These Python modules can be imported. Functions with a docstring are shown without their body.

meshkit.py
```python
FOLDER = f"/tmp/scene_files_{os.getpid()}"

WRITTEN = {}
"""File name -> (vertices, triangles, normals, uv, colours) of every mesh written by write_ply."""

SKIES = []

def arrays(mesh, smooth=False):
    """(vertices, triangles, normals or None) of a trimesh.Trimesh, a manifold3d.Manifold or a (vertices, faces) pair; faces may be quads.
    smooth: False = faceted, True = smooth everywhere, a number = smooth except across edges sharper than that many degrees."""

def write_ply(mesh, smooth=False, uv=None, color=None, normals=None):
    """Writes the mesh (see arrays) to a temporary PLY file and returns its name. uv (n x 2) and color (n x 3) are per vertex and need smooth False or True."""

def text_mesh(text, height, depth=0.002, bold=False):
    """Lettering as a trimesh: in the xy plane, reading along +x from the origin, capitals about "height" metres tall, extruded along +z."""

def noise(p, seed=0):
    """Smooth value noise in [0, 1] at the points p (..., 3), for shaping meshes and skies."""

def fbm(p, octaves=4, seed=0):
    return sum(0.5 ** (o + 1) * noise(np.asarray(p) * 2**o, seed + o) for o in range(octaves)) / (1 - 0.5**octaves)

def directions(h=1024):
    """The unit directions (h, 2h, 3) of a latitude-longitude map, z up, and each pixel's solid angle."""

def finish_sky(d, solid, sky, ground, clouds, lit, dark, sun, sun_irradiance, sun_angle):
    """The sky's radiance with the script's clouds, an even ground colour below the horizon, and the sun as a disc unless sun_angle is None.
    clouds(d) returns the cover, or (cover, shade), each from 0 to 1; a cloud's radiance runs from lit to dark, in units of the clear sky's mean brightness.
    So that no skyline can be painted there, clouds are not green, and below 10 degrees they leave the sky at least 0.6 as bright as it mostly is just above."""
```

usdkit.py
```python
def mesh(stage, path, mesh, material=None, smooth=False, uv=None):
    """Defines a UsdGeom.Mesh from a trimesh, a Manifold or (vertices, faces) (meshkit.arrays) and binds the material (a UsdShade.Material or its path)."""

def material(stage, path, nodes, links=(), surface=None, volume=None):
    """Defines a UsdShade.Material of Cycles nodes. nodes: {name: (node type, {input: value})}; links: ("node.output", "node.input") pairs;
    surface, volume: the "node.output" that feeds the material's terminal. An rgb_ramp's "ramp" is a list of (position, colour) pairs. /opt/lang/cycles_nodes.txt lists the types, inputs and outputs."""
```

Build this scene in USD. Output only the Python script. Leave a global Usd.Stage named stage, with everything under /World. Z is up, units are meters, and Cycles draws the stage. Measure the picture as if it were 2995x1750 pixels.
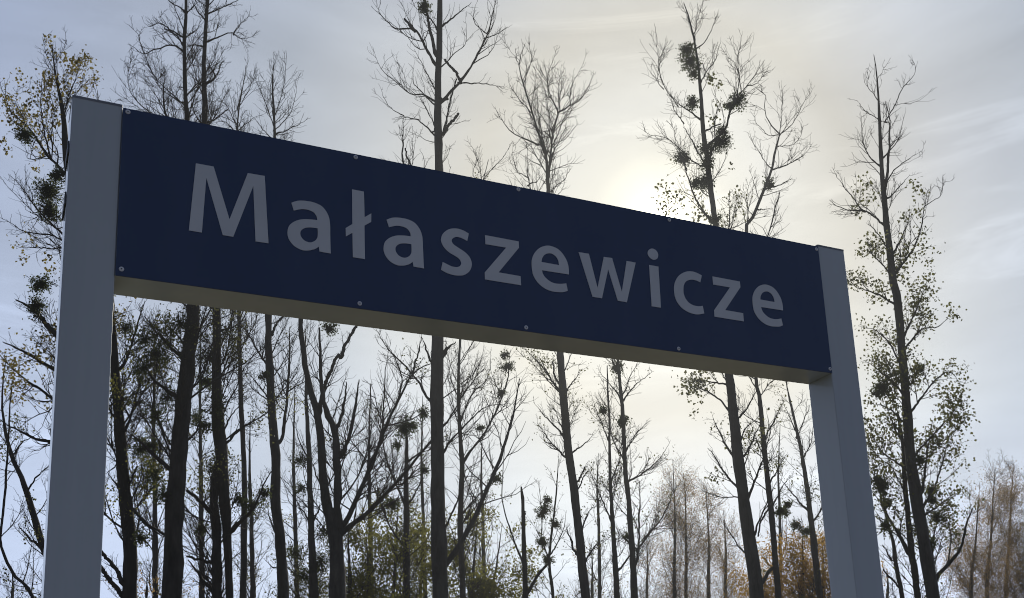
import math, numpy as np, trimesh, usdkit
from pxr import Usd, UsdGeom, UsdLux, UsdShade, Gf, Sdf, Vt
from shapely.geometry import Polygon

stage = Usd.Stage.CreateInMemory()
UsdGeom.SetStageUpAxis(stage, UsdGeom.Tokens.z)
UsdGeom.SetStageMetersPerUnit(stage, 1.0)
UsdGeom.Xform.Define(stage, '/World')
UsdGeom.Scope.Define(stage, '/World/Looks')

EXPOSURE = 0.0

# ---------------------------------------------------------------- camera
# world: x along the sign, y away from the platform, z up; the board's top edge is at z = BT
BT = 3.303
F_PX, CX, CY = 3299.3414, 1677.521, 1418.766          # of the 2995 x 1750 picture
CAM = np.array([-0.1114, -2.8298, BT - 1.7033])
FWD = np.array([0.45464213, 0.85913402, 0.23492398]); FWD /= np.linalg.norm(FWD)
RIGHT = np.array([0.8885149, -0.45583447, -0.05249956]); RIGHT -= FWD * (RIGHT @ FWD); RIGHT /= np.linalg.norm(RIGHT)
UP = np.cross(RIGHT, FWD)
HA = 36.0
cam = UsdGeom.Camera.Define(stage, '/World/camera')
cam.CreateHorizontalApertureAttr(HA)
cam.CreateVerticalApertureAttr(HA * 1750 / 2995)
cam.CreateFocalLengthAttr(F_PX / 2995 * HA)
cam.CreateHorizontalApertureOffsetAttr((2995 / 2 - CX) / 2995 * HA)
cam.CreateVerticalApertureOffsetAttr((CY - 1750 / 2) / 2995 * HA)
cam.CreateClippingRangeAttr(Gf.Vec2f(0.05, 5000))
M = np.eye(4); M[0, :3], M[1, :3], M[2, :3], M[3, :3] = RIGHT, UP, -FWD, CAM
cam.AddTransformOp().Set(Gf.Matrix4d(*M.ravel().tolist()))
cam.CreateExposureAttr(EXPOSURE)


def ray(u, v):
    d = FWD + RIGHT * (u - CX) / F_PX - UP * (v - CY) / F_PX
    return d / np.linalg.norm(d)


# ---------------------------------------------------------------- sky and sun
SUN = ray(1932, 652)                                   # low autumn sun just behind the board's top edge
ELEV, ROT = math.asin(SUN[2]), math.atan2(SUN[0], SUN[1])
HALO = [(0, (8.0, 7.6, 6.2)), (0.8, (2.6, 2.5, 2.05)), (1.7, (1.12, 1.09, .92)), (3.5, (.83, .815, .73)), (5.6, (.77, .765, .71)), (9.5, (.675, .655, .585)), (14.5, (.595, .625, .655)), (19, (.465, .515, .595)), (31, (.40, .47, .635)), (50, (.24, .29, .42)), (75, (.135, .165, .25)), (110, (.10, .125, .20)), (180, (.09, .115, .19))]
usdkit.material(stage, '/World/Looks/sky', {
    'clear': ('sky_texture', {'sky_type': 'single_scattering', 'sun_disc': False, 'sun_elevation': ELEV, 'sun_rotation': ROT, 'air_density': 1.0, 'aerosol_density': 1.0, 'ozone_density': 1.0}),
    'dir': ('texture_coordinate', {}),
    'unit': ('vector_math', {'math_type': 'normalize'}),
    'dot': ('vector_math', {'math_type': 'dot_product', 'vector2': tuple(SUN)}),
    'ang': ('math', {'math_type': 'arccosine'}),
    'part': ('math', {'math_type': 'divide', 'value2': math.pi}),
    'root': ('math', {'math_type': 'sqrt'}),
    'veil': ('rgb_ramp', {'ramp': [(math.sqrt(a / 180), tuple(10 * k for k in c)) for a, c in HALO]}),
    # thin high cloud in long soft bands
    'map1': ('mapping', {'scale': (2.2, 2.2, 7.0), 'rotation': (0.25, -0.35, 0.4)}),
    'n1': ('noise_texture', {'scale': 1.3, 'detail': 5.0, 'roughness': 0.55, 'distortion': 0.5}),
    'map2': ('mapping', {'scale': (1.4, 1.4, 2.4), 'location': (3.1, 1.7, 0.4)}),
    'n2': ('noise_texture', {'scale': 1.1, 'detail': 3.0, 'roughness': 0.5}),
    'dens': ('map_range', {'from_min': 0.3, 'from_max': 0.7, 'to_min': 0.84, 'to_max': 1.15, 'clamp': True}),
    'tone': ('rgb_ramp', {'ramp': [(0.33, (.90, .91, .97)), (0.5, (1.0, 1.0, 1.0)), (0.68, (1.06, 1.06, 1.05))]}),
    'veil2': ('mix', {'mix_type': 'multiply', 'fac': 1.0}),
    'veil3': ('vector_math', {'math_type': 'scale'}),
    'sep': ('separate_xyz', {}),
    'low': ('rgb_ramp', {'ramp': [(0.0, (1.5, 1.5, 1.47)), (0.12, (1.48, 1.48, 1.46)), (0.20, (1.32, 1.32, 1.29)), (0.30, (1.13, 1.13, 1.105)), (0.42, (1.02, 1.02, 1.01)), (0.62, (.93, .935, .95)), (1.0, (.9, .91, .93))]}),
    'veil4': ('mix', {'mix_type': 'multiply', 'fac': 1.0}),
    'map3': ('mapping', {'scale': (2.0, 2.0, 13.0), 'rotation': (-0.12, 0.16, 0.9), 'location': (0.7, 0.2, 1.9)}),
    'n3': ('noise_texture', {'scale': 1.6, 'detail': 6.0, 'roughness': 0.62, 'distortion': 0.9}),
    'wisp': ('map_range', {'range_type': 'smoothstep', 'from_min': 0.54, 'from_max': 0.74, 'to_min': 1.0, 'to_max': 1.2, 'clamp': True}),
    'veil5': ('vector_math', {'math_type': 'scale'}),
    'cover': ('map_range', {'from_min': 0.3, 'from_max': 0.7, 'to_min': 0.96, 'to_max': 0.99, 'clamp': True}),
    'sky': ('mix', {'mix_type': 'mix'}),
    'out': ('background_shader', {'strength': 0.1}),
}, [('dir.generated', 'unit.vector1'), ('unit.vector', 'dot.vector1'), ('dot.value', 'ang.value1'), ('ang.value', 'part.value1'), ('part.value', 'root.value1'), ('root.value', 'veil.fac'),
    ('unit.vector', 'map1.vector'), ('map1.vector', 'n1.vector'), ('unit.vector', 'map2.vector'), ('map2.vector', 'n2.vector'),
    ('n1.fac', 'dens.value'), ('n2.fac', 'tone.fac'), ('veil.color', 'veil2.color1'), ('tone.color', 'veil2.color2'), ('veil2.color', 'veil3.vector1'), ('dens.result', 'veil3.scale'),
    ('n1.fac', 'cover.value'), ('cover.result', 'sky.fac'), ('clear.color', 'sky.color1'), ('unit.vector', 'sep.vector'), ('sep.z', 'low.fac'), ('veil3.vector', 'veil4.color1'), ('low.color', 'veil4.color2'), ('unit.vector', 'map3.vector'), ('map3.vector', 'n3.vector'), ('n3.fac', 'wisp.value'), ('veil4.color', 'veil5.vector1'), ('wisp.result', 'veil5.scale'), ('veil5.vector', 'sky.color2'), ('sky.color', 'out.color')], surface='out.background')
dome = UsdLux.DomeLight.Define(stage, '/World/sky')
UsdShade.MaterialBindingAPI.Apply(dome.GetPrim()).Bind(UsdShade.Material.Get(stage, '/World/Looks/sky'))
sun = UsdLux.DistantLight.Define(stage, '/World/sun')
sun.GetPrim().CreateAttribute('inputs:normalize', Sdf.ValueTypeNames.Bool).Set(True)
sun.CreateIntensityAttr(1.0)
sun.CreateAngleAttr(0.6)
sun.CreateColorAttr(Gf.Vec3f(1.0, 0.93, 0.82))
_x = np.cross([0, 0, 1], SUN); _x /= np.linalg.norm(_x); _y = np.cross(SUN, _x)
M = np.eye(4); M[0, :3], M[1, :3], M[2, :3] = _x, _y, SUN
sun.AddTransformOp().Set(Gf.Matrix4d(*M.ravel().tolist()))

# ---------------------------------------------------------------- helpers
used = {}


def numbered(parent, name):
    k = used.get((parent, name), -1) + 1
    used[(parent, name)] = k
    return f'{parent}/{name}' if k == 0 else f'{parent}/{name}_{k:03d}'


def thing(name, label, cat, loc, group=None):
    x = UsdGeom.Xform.Define(stage, numbered('/World', name))
    x.AddTranslateOp().Set(Gf.Vec3d(*map(float, loc)))
    p = x.GetPrim()
    p.SetCustomDataByKey('label', label)
    p.SetCustomDataByKey('category', cat)
    if group:
        p.SetCustomDataByKey('group', group)
    return str(p.GetPath()), np.array(loc, float)


def part(root, name, mesh, mat, smooth=False, kind=None, label=None):
    """One mesh under a thing or part; coordinates are world metres, moved into the thing's frame."""
    path, base = root
    v, f = (mesh.vertices, mesh.faces) if hasattr(mesh, 'vertices') else mesh
    full = numbered(path, name)
    m = usdkit.mesh(stage, full, (np.asarray(v) - base, f), f'/World/Looks/{mat}', smooth=smooth)
    if kind:
        m.GetPrim().SetCustomDataByKey('kind', kind)
    if label:
        m.GetPrim().SetCustomDataByKey('label', label)
    return full, base


def setting(name, mesh, mat):
    m = usdkit.mesh(stage, '/World/' + name, mesh, f'/World/Looks/{mat}')
    m.GetPrim().SetCustomDataByKey('kind', 'structure')
    m.GetPrim().SetCustomDataByKey('label', name.replace('_', ' '))


def simple(name, col, rough=0.6, var=None, scale=8.0, bump=0.0, spec=0.5, stretch=(1, 1, 1), **extra):
    nodes = {'p': ('principled_bsdf', {'base_color': col, 'roughness': rough, 'specular_ior_level': spec})}
    links = []
    if var is not None or bump:
        nodes['tc'] = ('texture_coordinate', {})
        nodes['mp'] = ('mapping', {'scale': stretch})
        nodes['n'] = ('noise_texture', {'scale': scale, 'detail': 5.0, 'roughness': 0.6})
        links += [('tc.object', 'mp.vector'), ('mp.vector', 'n.vector')]
        if var is not None:
            nodes['r'] = ('rgb_ramp', {'ramp': [(0.3, col), (0.7, var)]})
            links += [('n.fac', 'r.fac'), ('r.color', 'p.base_color')]
        if bump:
            nodes['b'] = ('bump', {'strength': 1.0, 'distance': bump})
            links += [('n.fac', 'b.height'), ('b.normal', 'p.normal')]
    nodes['p'][1].update(extra)
    usdkit.material(stage, f'/World/Looks/{name}', nodes, links, surface='p.BSDF')


simple('post_paint', (.37, .405, .41), 0.3, (.45, .48, .48), 4.0, stretch=(1.5, 1.5, .12), coat_weight=0.7, coat_roughness=0.06)
simple('board_blue', (.020, .039, .092), 0.36, (.035, .055, .112), 2.6, spec=0.5, stretch=(1.6, 1, .45))
simple('letter_white', (.53, .55, .555), 0.45, (.62, .635, .64), 3.0)
simple('cap_grey', (.16, .17, .19), 0.5, (.19, .20, .22), 30.0)
simple('dark_metal', (.05, .055, .06), 0.5)
simple('screw_metal', (.62, .63, .64), 0.4)
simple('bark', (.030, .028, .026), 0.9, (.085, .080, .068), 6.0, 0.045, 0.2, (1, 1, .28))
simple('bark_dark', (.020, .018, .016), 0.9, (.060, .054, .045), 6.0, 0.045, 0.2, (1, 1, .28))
simple('bark_rust', (.11, .062, .038), 0.9, (.16, .10, .06), 7.0, 0.03, 0.2, (1, 1, .3))
simple('twig', (.036, .031, .027), 0.8, (.06, .05, .042), 2.0, 0, 0.2)
simple('birch_twig', (.10, .070, .048), 0.8, (.15, .11, .075), 2.0, 0, 0.2)
simple('birch_bark', (.14, .125, .11), 0.8, (.06, .055, .05), 6.0, 0.01, 0.2)
simple('meadow', (.085, .080, .035), 0.95, (.14, .115, .060), 0.6, 0, 0.1)
simple('concrete', (.13, .126, .120), 0.9, (.17, .163, .152), 3.0, 0, 0.2)
simple('slab', (.125, .121, .115), 0.85, (.165, .158, .148), 1.5, 0.002, 0.2)


def leafy(name, colours, transl=0.6):
    usdkit.material(stage, f'/World/Looks/{name}', {
        'g': ('geometry', {}), 'r': ('rgb_ramp', {'ramp': colours}),
        'through': ('rgb_ramp', {'ramp': [(a, tuple(min(0.75, 2.1 * k) for k in c)) for a, c in colours]}),
        'p': ('principled_bsdf', {'roughness': 0.55, 'specular_ior_level': 0.3}), 't': ('translucent_bsdf', {}), 'x': ('mix_closure', {'fac': transl}),
    }, [('g.random_per_island', 'r.fac'), ('r.color', 'p.base_color'), ('g.random_per_island', 'through.fac'), ('through.color', 't.color'), ('p.BSDF', 'x.closure1'), ('t.BSDF', 'x.closure2')], surface='x.closure')


leafy('leaf_olive', [(0, (.050, .052, .018)), (.5, (.085, .080, .026)), (.85, (.13, .10, .035)), (1, (.17, .085, .035))])
leafy('leaf_yellow', [(0, (.085, .07, .02)), (.35, (.20, .145, .028)), (.75, (.30, .21, .038)), (1, (.19, .095, .035))])
leafy('leaf_green', [(0, (.090, .090, .020)), (.5, (.19, .17, .032)), (1, (.31, .25, .045))])
leafy('leaf_orange', [(0, (.20, .12, .022)), (.5, (.35, .23, .042)), (1, (.48, .34, .065))])
leafy('leaf_brown', [(0, (.17, .115, .050)), (.5, (.25, .175, .07)), (1, (.34, .24, .09))])
leafy('leaf_mistletoe', [(0, (.035, .044, .015)), (1, (.075, .085, .028))], 0.5)

# ---------------------------------------------------------------- ground
GZ = -0.75


def slab_box(a, b):
    a, b = np.array(a, float), np.array(b, float)
    m = trimesh.creation.box(b - a)
    m.apply_translation((a + b) / 2)
    return m


g = trimesh.creation.box((3000, 3000, 0.2)); g.apply_translation((0, 0, GZ - 0.1))
setting('ground', g, 'meadow')
setting('platform', slab_box((-45, -6.5, GZ), (45, 1.05, -0.05)), 'concrete')
pav = '/World/platform'
for i in range(-7, 10):
    for j in range(-6, 2):
        a = np.array([i * 0.5 + 0.004, j * 0.5 + 0.004, -0.05]); b = a + np.array([0.492, 0.492, 0.05])
        if a[1] < 0 < b[1] - 0.0 and (b[0] > -0.02 and a[0] < 0.14 or b[0] > 2.38 and a[0] < 2.55):
            continue
        m = usdkit.mesh(stage, numbered(pav, 'paving_slab'), slab_box(a, b), '/World/Looks/slab')

# thin autumn haze that pales the far trees
usdkit.material(stage, '/World/Looks/haze', {'v': ('principled_volume', {'color': (.90, .95, 1.0), 'density': 0.0003, 'anisotropy': 0.75})}, volume='v.volume')
hz = usdkit.mesh(stage, '/World/haze', slab_box((-1600, -1600, GZ - 1.2), (1600, 1600, 31)), '/World/Looks/haze')
hz.GetPrim().SetCustomDataByKey('kind', 'stuff')
hz.GetPrim().SetCustomDataByKey('label', 'thin pale autumn haze')

# ---------------------------------------------------------------- the station sign
sign = thing('station_sign', 'dark blue station name board reading Małaszewicze between two grey posts', 'sign', (0, 0, 0))
PW, PD, BH, XR = 0.12, 0.1267, 0.4691, 2.4094


def rounded_bar(x0, x1, y0, y1, z0, z1, r=0.0035):
    """A box with its four upright edges rounded."""
    sec = Polygon([(x0 + r, y0 + r), (x1 - r, y0 + r), (x1 - r, y1 - r), (x0 + r, y1 - r)]).buffer(r, quad_segs=4)
    m = trimesh.creation.extrude_polygon(sec, z1 - z0)
    m.apply_translation((0, 0, z0))
    return m


for x0 in (0.0, XR):
    post = part(sign, 'post', rounded_bar(x0, x0 + PW, 0, PD, 0.0, BT + 0.0035), 'post_paint', smooth=35)
    part(post, 'cap', rounded_bar(x0 - 0.0008, x0 + PW + 0.0008, -0.0008, PD + 0.0008, BT + 0.0036, BT + 0.0098, 0.004), 'cap_grey', smooth=35)
    part(post, 'base_plate', slab_box((x0 - 0.05, -0.05, 0.0005), (x0 + PW + 0.05, -0.0005, 0.012)), 'cap_grey')
# two dark fixing straps that stand out from the left post's outer side
for z0, z1 in ((-0.1515, -0.1195), (-0.2930, -0.2610)):
    part(sign, 'fixing_strap', slab_box((-0.0042, 0.0035, BT + z0), (-0.0004, 0.105, BT + z1)), 'dark_metal')
part(sign, 'frame', slab_box((PW + 0.0004, 0.0004, BT - BH), (XR - 0.0004, PD - 0.002, BT - 0.0015)), 'post_paint')
bd = rounded_bar(PW + 0.0008, XR - 0.0008, -BT, -(BT - BH - 0.001), 0, 0.0036, 0.002)     # drawn in x, -z and stood up
bd.vertices = np.c_[bd.vertices[:, 0], 0.0002 - bd.vertices[:, 2], -bd.vertices[:, 1]]
bd.invert()
board = part(sign, 'name_board', bd, 'board_blue')
FRONT = 0.0002 - 0.0036

LETTERS = {"M":[[[0.3056,-0.1218,1],[0.351,-0.1216,1],[0.3949,-0.2675,1],[0.4403,-0.1224,1],[0.4855,-0.1216,1],[0.4978,-0.3186,1],[0.4636,-0.3189,1],[0.4555,-0.1577,1],[0.4055,-0.316,1],[0.3787,-0.3157,1],[0.3331,-0.1581,1],[0.3255,-0.3179,1],[0.2928,-0.3176,1]]],"a":[[[0.5583,-0.1875,1],[0.575,-0.1787],[0.595,-0.1747],[0.6198,-0.1748],[0.6416,-0.1817],[0.6557,-0.1968],[0.6632,-0.2149],[0.6656,-0.2347],[0.6659,-0.2616],[0.6665,-0.2917],[0.6678,-0.3198,1],[0.6362,-0.3192,1],[0.6339,-0.3048,1],[0.6231,-0.3141],[0.6032,-0.3219],[0.5864,-0.3225],[0.5681,-0.3152],[0.5552,-0.3018],[0.5491,-0.2872],[0.5485,-0.2741],[0.5526,-0.2577],[0.5647,-0.2439],[0.5814,-0.2341],[0.6013,-0.2288],[0.6299,-0.2264,1],[0.6276,-0.2147],[0.6183,-0.2038],[0.6028,-0.2],[0.5859,-0.2015],[0.5653,-0.2096,1]],[[0.631,-0.2505,1],[0.6091,-0.252],[0.5938,-0.2572],[0.5854,-0.2659],[0.5831,-0.2746],[0.5855,-0.2841],[0.5931,-0.2927],[0.6031,-0.2965],[0.613,-0.2959],[0.6238,-0.289],[0.63,-0.2788],[0.6314,-0.2677]]],"l":[[[0.7286,-0.1133,1],[0.763,-0.1134,1],[0.7644,-0.1924,1],[0.7839,-0.1772,1],[0.7833,-0.2035,1],[0.7637,-0.2186,1],[0.7644,-0.3205,1],[0.7298,-0.3203,1],[0.7288,-0.2467,1],[0.7103,-0.261,1],[0.7098,-0.2357,1],[0.7288,-0.2201,1]]],"s":[[[1.0802,-0.1868,1],[1.0653,-0.1805],[1.0478,-0.1774],[1.0303,-0.1793],[1.0127,-0.1873],[0.9984,-0.2022],[0.9924,-0.2192],[0.9942,-0.2312],[1.0024,-0.2456],[1.0176,-0.258],[1.0364,-0.2663],[1.0484,-0.274],[1.0533,-0.2847],[1.0498,-0.294],[1.0406,-0.2997],[1.025,-0.3007],[1.0113,-0.2968],[0.9957,-0.2911,1],[0.9897,-0.3163,1],[1.0072,-0.3233],[1.026,-0.3265],[1.045,-0.3258],[1.0626,-0.3204],[1.0788,-0.3061],[1.0863,-0.2863],[1.0843,-0.2707],[1.0769,-0.2578],[1.0632,-0.2468],[1.046,-0.2382],[1.0306,-0.2294],[1.0256,-0.2205],[1.0281,-0.2121],[1.0391,-0.2046],[1.0522,-0.2043],[1.0644,-0.2075],[1.0745,-0.2114,1]]],"z":[[[1.132,-0.1825,1],[1.2419,-0.1838,1],[1.2419,-0.2044,1],[1.1715,-0.2957,1],[1.243,-0.2966,1],[1.2434,-0.3255,1],[1.1265,-0.325,1],[1.1269,-0.3028,1],[1.1994,-0.2111,1],[1.1322,-0.2113,1]]],"e":[[[1.4071,-0.2649,1],[1.4078,-0.2467],[1.4045,-0.2268],[1.3977,-0.2113],[1.3861,-0.1956],[1.3714,-0.1851],[1.3526,-0.1805],[1.3354,-0.1816],[1.3161,-0.1899],[1.3004,-0.2036],[1.2883,-0.2221],[1.2824,-0.2414],[1.2818,-0.2615],[1.2844,-0.2828],[1.2938,-0.3013],[1.3079,-0.3154],[1.3279,-0.3259],[1.3503,-0.3298],[1.3711,-0.3285],[1.3865,-0.3257],[1.4001,-0.3196,1],[1.3962,-0.2958,1],[1.3784,-0.3004],[1.3593,-0.3021],[1.3425,-0.2986],[1.328,-0.2896],[1.3191,-0.2792],[1.3151,-0.2656,1]],[[1.3152,-0.2387,1],[1.3181,-0.2263],[1.3262,-0.214],[1.3379,-0.2068],[1.3513,-0.2051],[1.3642,-0.2113],[1.3722,-0.2229],[1.3751,-0.2394,1]]],"w":[[[1.4458,-0.1843,1],[1.4815,-0.1837,1],[1.505,-0.2946,1],[1.5344,-0.1854,1],[1.5641,-0.1845,1],[1.5917,-0.2946,1],[1.6166,-0.1855,1],[1.6499,-0.1858,1],[1.6072,-0.3272,1],[1.5748,-0.3267,1],[1.5473,-0.2253,1],[1.5185,-0.3267,1],[1.4855,-0.3268,1]]],"i":[[[1.6997,-0.1858,1],[1.7345,-0.1859,1],[1.7323,-0.3275,1],[1.6979,-0.3275,1]],[[1.7148,-0.1262],[1.7273,-0.1284],[1.735,-0.1365],[1.7367,-0.1463],[1.7329,-0.1577],[1.7212,-0.1644],[1.7098,-0.1628],[1.7005,-0.1547],[1.6976,-0.1441],[1.7028,-0.1332]]],"c":[[[1.9004,-0.1903,1],[1.8846,-0.1849],[1.8653,-0.1821],[1.8456,-0.1848],[1.8232,-0.1953],[1.8046,-0.2118],[1.792,-0.2342],[1.7878,-0.2542],[1.7883,-0.2773],[1.795,-0.2974],[1.8084,-0.3138],[1.8266,-0.3246],[1.8474,-0.3304],[1.871,-0.3309],[1.8975,-0.3241,1],[1.894,-0.298,1],[1.878,-0.3017],[1.8587,-0.3014],[1.842,-0.2954],[1.8303,-0.2836],[1.8242,-0.2681],[1.8238,-0.2507],[1.8284,-0.2325],[1.8392,-0.2195],[1.8561,-0.2122],[1.8756,-0.2115],[1.8926,-0.2157,1]]],"a2":[0.2704,-0.0007],"z2":[0.8107,-0.0045],"e2":[0.8155,-0.0024]}


def outline(pts):
    """Corner points carry a third value; between them the outline is a smooth curve."""
    n = len(pts)
    p = np.array([q[:2] for q in pts], float)
    corner = [len(q) > 2 for q in pts]
    out = []
    for i in range(n):
        a, b = p[i], p[(i + 1) % n]
        if corner[i] and corner[(i + 1) % n]:
            out.append(a)
            continue
        pa = p[i - 1] if not corner[i] else a - (b - a) * 0.6
        pb = p[(i + 2) % n] if not corner[(i + 1) % n] else b + (b - a) * 0.6
        for t in np.linspace(0, 1, 7)[:-1]:
            out.append(0.5 * (2 * a + (b - pa) * t + (2 * pa - 5 * a + 4 * b - pb) * t ** 2 + (3 * a - pa - 3 * b + pb) * t ** 3))
    return np.array(out)


def letter(key, label, dx=0.0, dz=0.0):
    cs = [outline(c) + [dx, BT + dz] for c in LETTERS[key]]
    if key == 'i':
        polys = [Polygon(c) for c in cs]
    else:
        polys = [Polygon(cs[0], cs[1:])]
    ms = [trimesh.creation.extrude_polygon(q.buffer(0), 0.0012) for q in polys]
    m = trimesh.util.concatenate(ms)
    v = m.vertices
    m = trimesh.Trimesh(np.c_[v[:, 0], FRONT - 0.0001 - v[:, 2], v[:, 1]], m.faces[:, ::-1], process=False)
    part(board, 'letter', m, 'letter_white', label=label)


letter('M', 'capital letter M'); letter('a', 'letter a'); letter('l', 'letter l with a slanted stroke'); letter('a', 'second letter a', *LETTERS['a2'])
letter('s', 'letter s'); letter('z', 'letter z'); letter('e', 'letter e'); letter('w', 'letter w'); letter('i', 'letter i with its dot')
letter('c', 'letter c'); letter('z', 'second letter z', *LETTERS['z2']); letter('e', 'last letter e', *LETTERS['e2'])

for x, z in [(0.1328, -.0098), (0.7402, -.0098), (1.2491, -.0092), (1.791, -.0112), (2.4000, -.0115), (0.1343, -.4516), (0.7484, -.4552), (1.254, -.4583), (1.788, -.4587), (2.4007, -.4560)]:
    ring = trimesh.creation.revolve([(0, 0), (0.0064, 0), (0.0062, 0.0010), (0.0042, 0.0022), (0.0019, 0.0024), (0.0019, 0.0008), (0, 0.0008)], sections=24)
    ring.vertices = np.c_[ring.vertices[:, 0] + x, FRONT - 0.0001 - ring.vertices[:, 2], ring.vertices[:, 1] + BT + z]
    ring.fix_normals()
    s = part(sign, 'screw', ring, 'screw_metal')
    hole = trimesh.creation.cylinder(0.00185, 0.001, sections=12)
    hole.vertices = np.c_[hole.vertices[:, 0] + x, FRONT - 0.0016 - hole.vertices[:, 2], hole.vertices[:, 1] + BT + z]
    part(s, 'socket', hole, 'dark_metal')

# ---------------------------------------------------------------- trees
TILE = {1: (0, 0), 2: (1000, 0), 3: (1995, 0), 4: (0, 875), 5: (1000, 875), 6: (1995, 875)}
ZK = 1.682
FH = FWD * [1, 1, 0]; FH /= np.linalg.norm(FH)
RH = np.array([FH[1], -FH[0], 0.0])


def px(tile, pts):
    """Points read off a piece of the picture: (u, v, width) in picture pixels."""
    o = TILE[tile]
    a = np.array([(q + (np.nan,))[:3] if len(q) == 2 else q for q in pts], float)
    return np.c_[o[0] + a[:, 0] / ZK, o[1] + a[:, 1] / ZK, a[:, 2] / ZK]


def place(uv, depth):
    """Picture points to world points at the given distance along the ground."""
    d = FWD + RIGHT * ((uv[:, 0] - CX) / F_PX)[:, None] - UP * ((uv[:, 1] - CY) / F_PX)[:, None]
    t = depth / (d @ FH)
    return CAM + d * t[:, None], t


def smooth_line(P, n):
    """Resamples a polyline (points with radius as last column) by a Catmull-Rom curve."""
    P = np.asarray(P, float)
    if len(P) > 2:
        Q = np.vstack([2 * P[0] - P[1], P, 2 * P[-1] - P[-2]])
        out = []
        for i in range(1, len(Q) - 2):
            t = np.linspace(0, 1, 8, endpoint=False)[:, None]
            a, b, c, d = Q[i - 1], Q[i], Q[i + 1], Q[i + 2]
            out.append(0.5 * (2 * b + (c - a) * t + (2 * a - 5 * b + 4 * c - d) * t ** 2 + (3 * b - a - 3 * c + d) * t ** 3))
        P = np.vstack(out + [Q[-2:-1]])
    s = np.r_[0, np.cumsum(np.linalg.norm(np.diff(P[:, :3], axis=0), axis=1))]
    x = np.linspace(0, s[-1], n)
    return np.stack([np.interp(x, s, P[:, k]) for k in range(P.shape[1])], 1)


def tubes(P, R, sides):
    """P (n, k, 3), R (n, k): n tapered tubes in one mesh."""
    n, k, _ = P.shape
    T = np.gradient(P, axis=1)
    T /= np.linalg.norm(T, axis=2, keepdims=True) + 1e-12
    mean = T.mean(1)
    ref = np.where(np.abs(mean[:, 2:3]) > 0.75, [[0.9, 0.1, 0.05]], [[0.05, 0.1, 0.99]])
    U = np.cross(T, ref[:, None, :]); U /= np.linalg.norm(U, axis=2, keepdims=True) + 1e-12
    V = np.cross(T, U)
    a = np.arange(sides) * 2 * np.pi / sides
    ring = U[:, :, None, :] * np.cos(a)[None, None, :, None] + V[:, :, None, :] * np.sin(a)[None, None, :, None]
    v = (P[:, :, None, :] + ring * R[:, :, None, None]).reshape(-1, 3)
    idx = np.arange(n * k * sides).reshape(n, k, sides)
    a0, b0 = idx[:, :-1], idx[:, 1:]
    a1, b1 = np.roll(a0, -1, 2), np.roll(b0, -1, 2)
    f = np.concatenate([np.stack([a0, a1, b1], -1).reshape(-1, 3), np.stack([a0, b1, b0], -1).reshape(-1, 3)])
    return v, f


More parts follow.
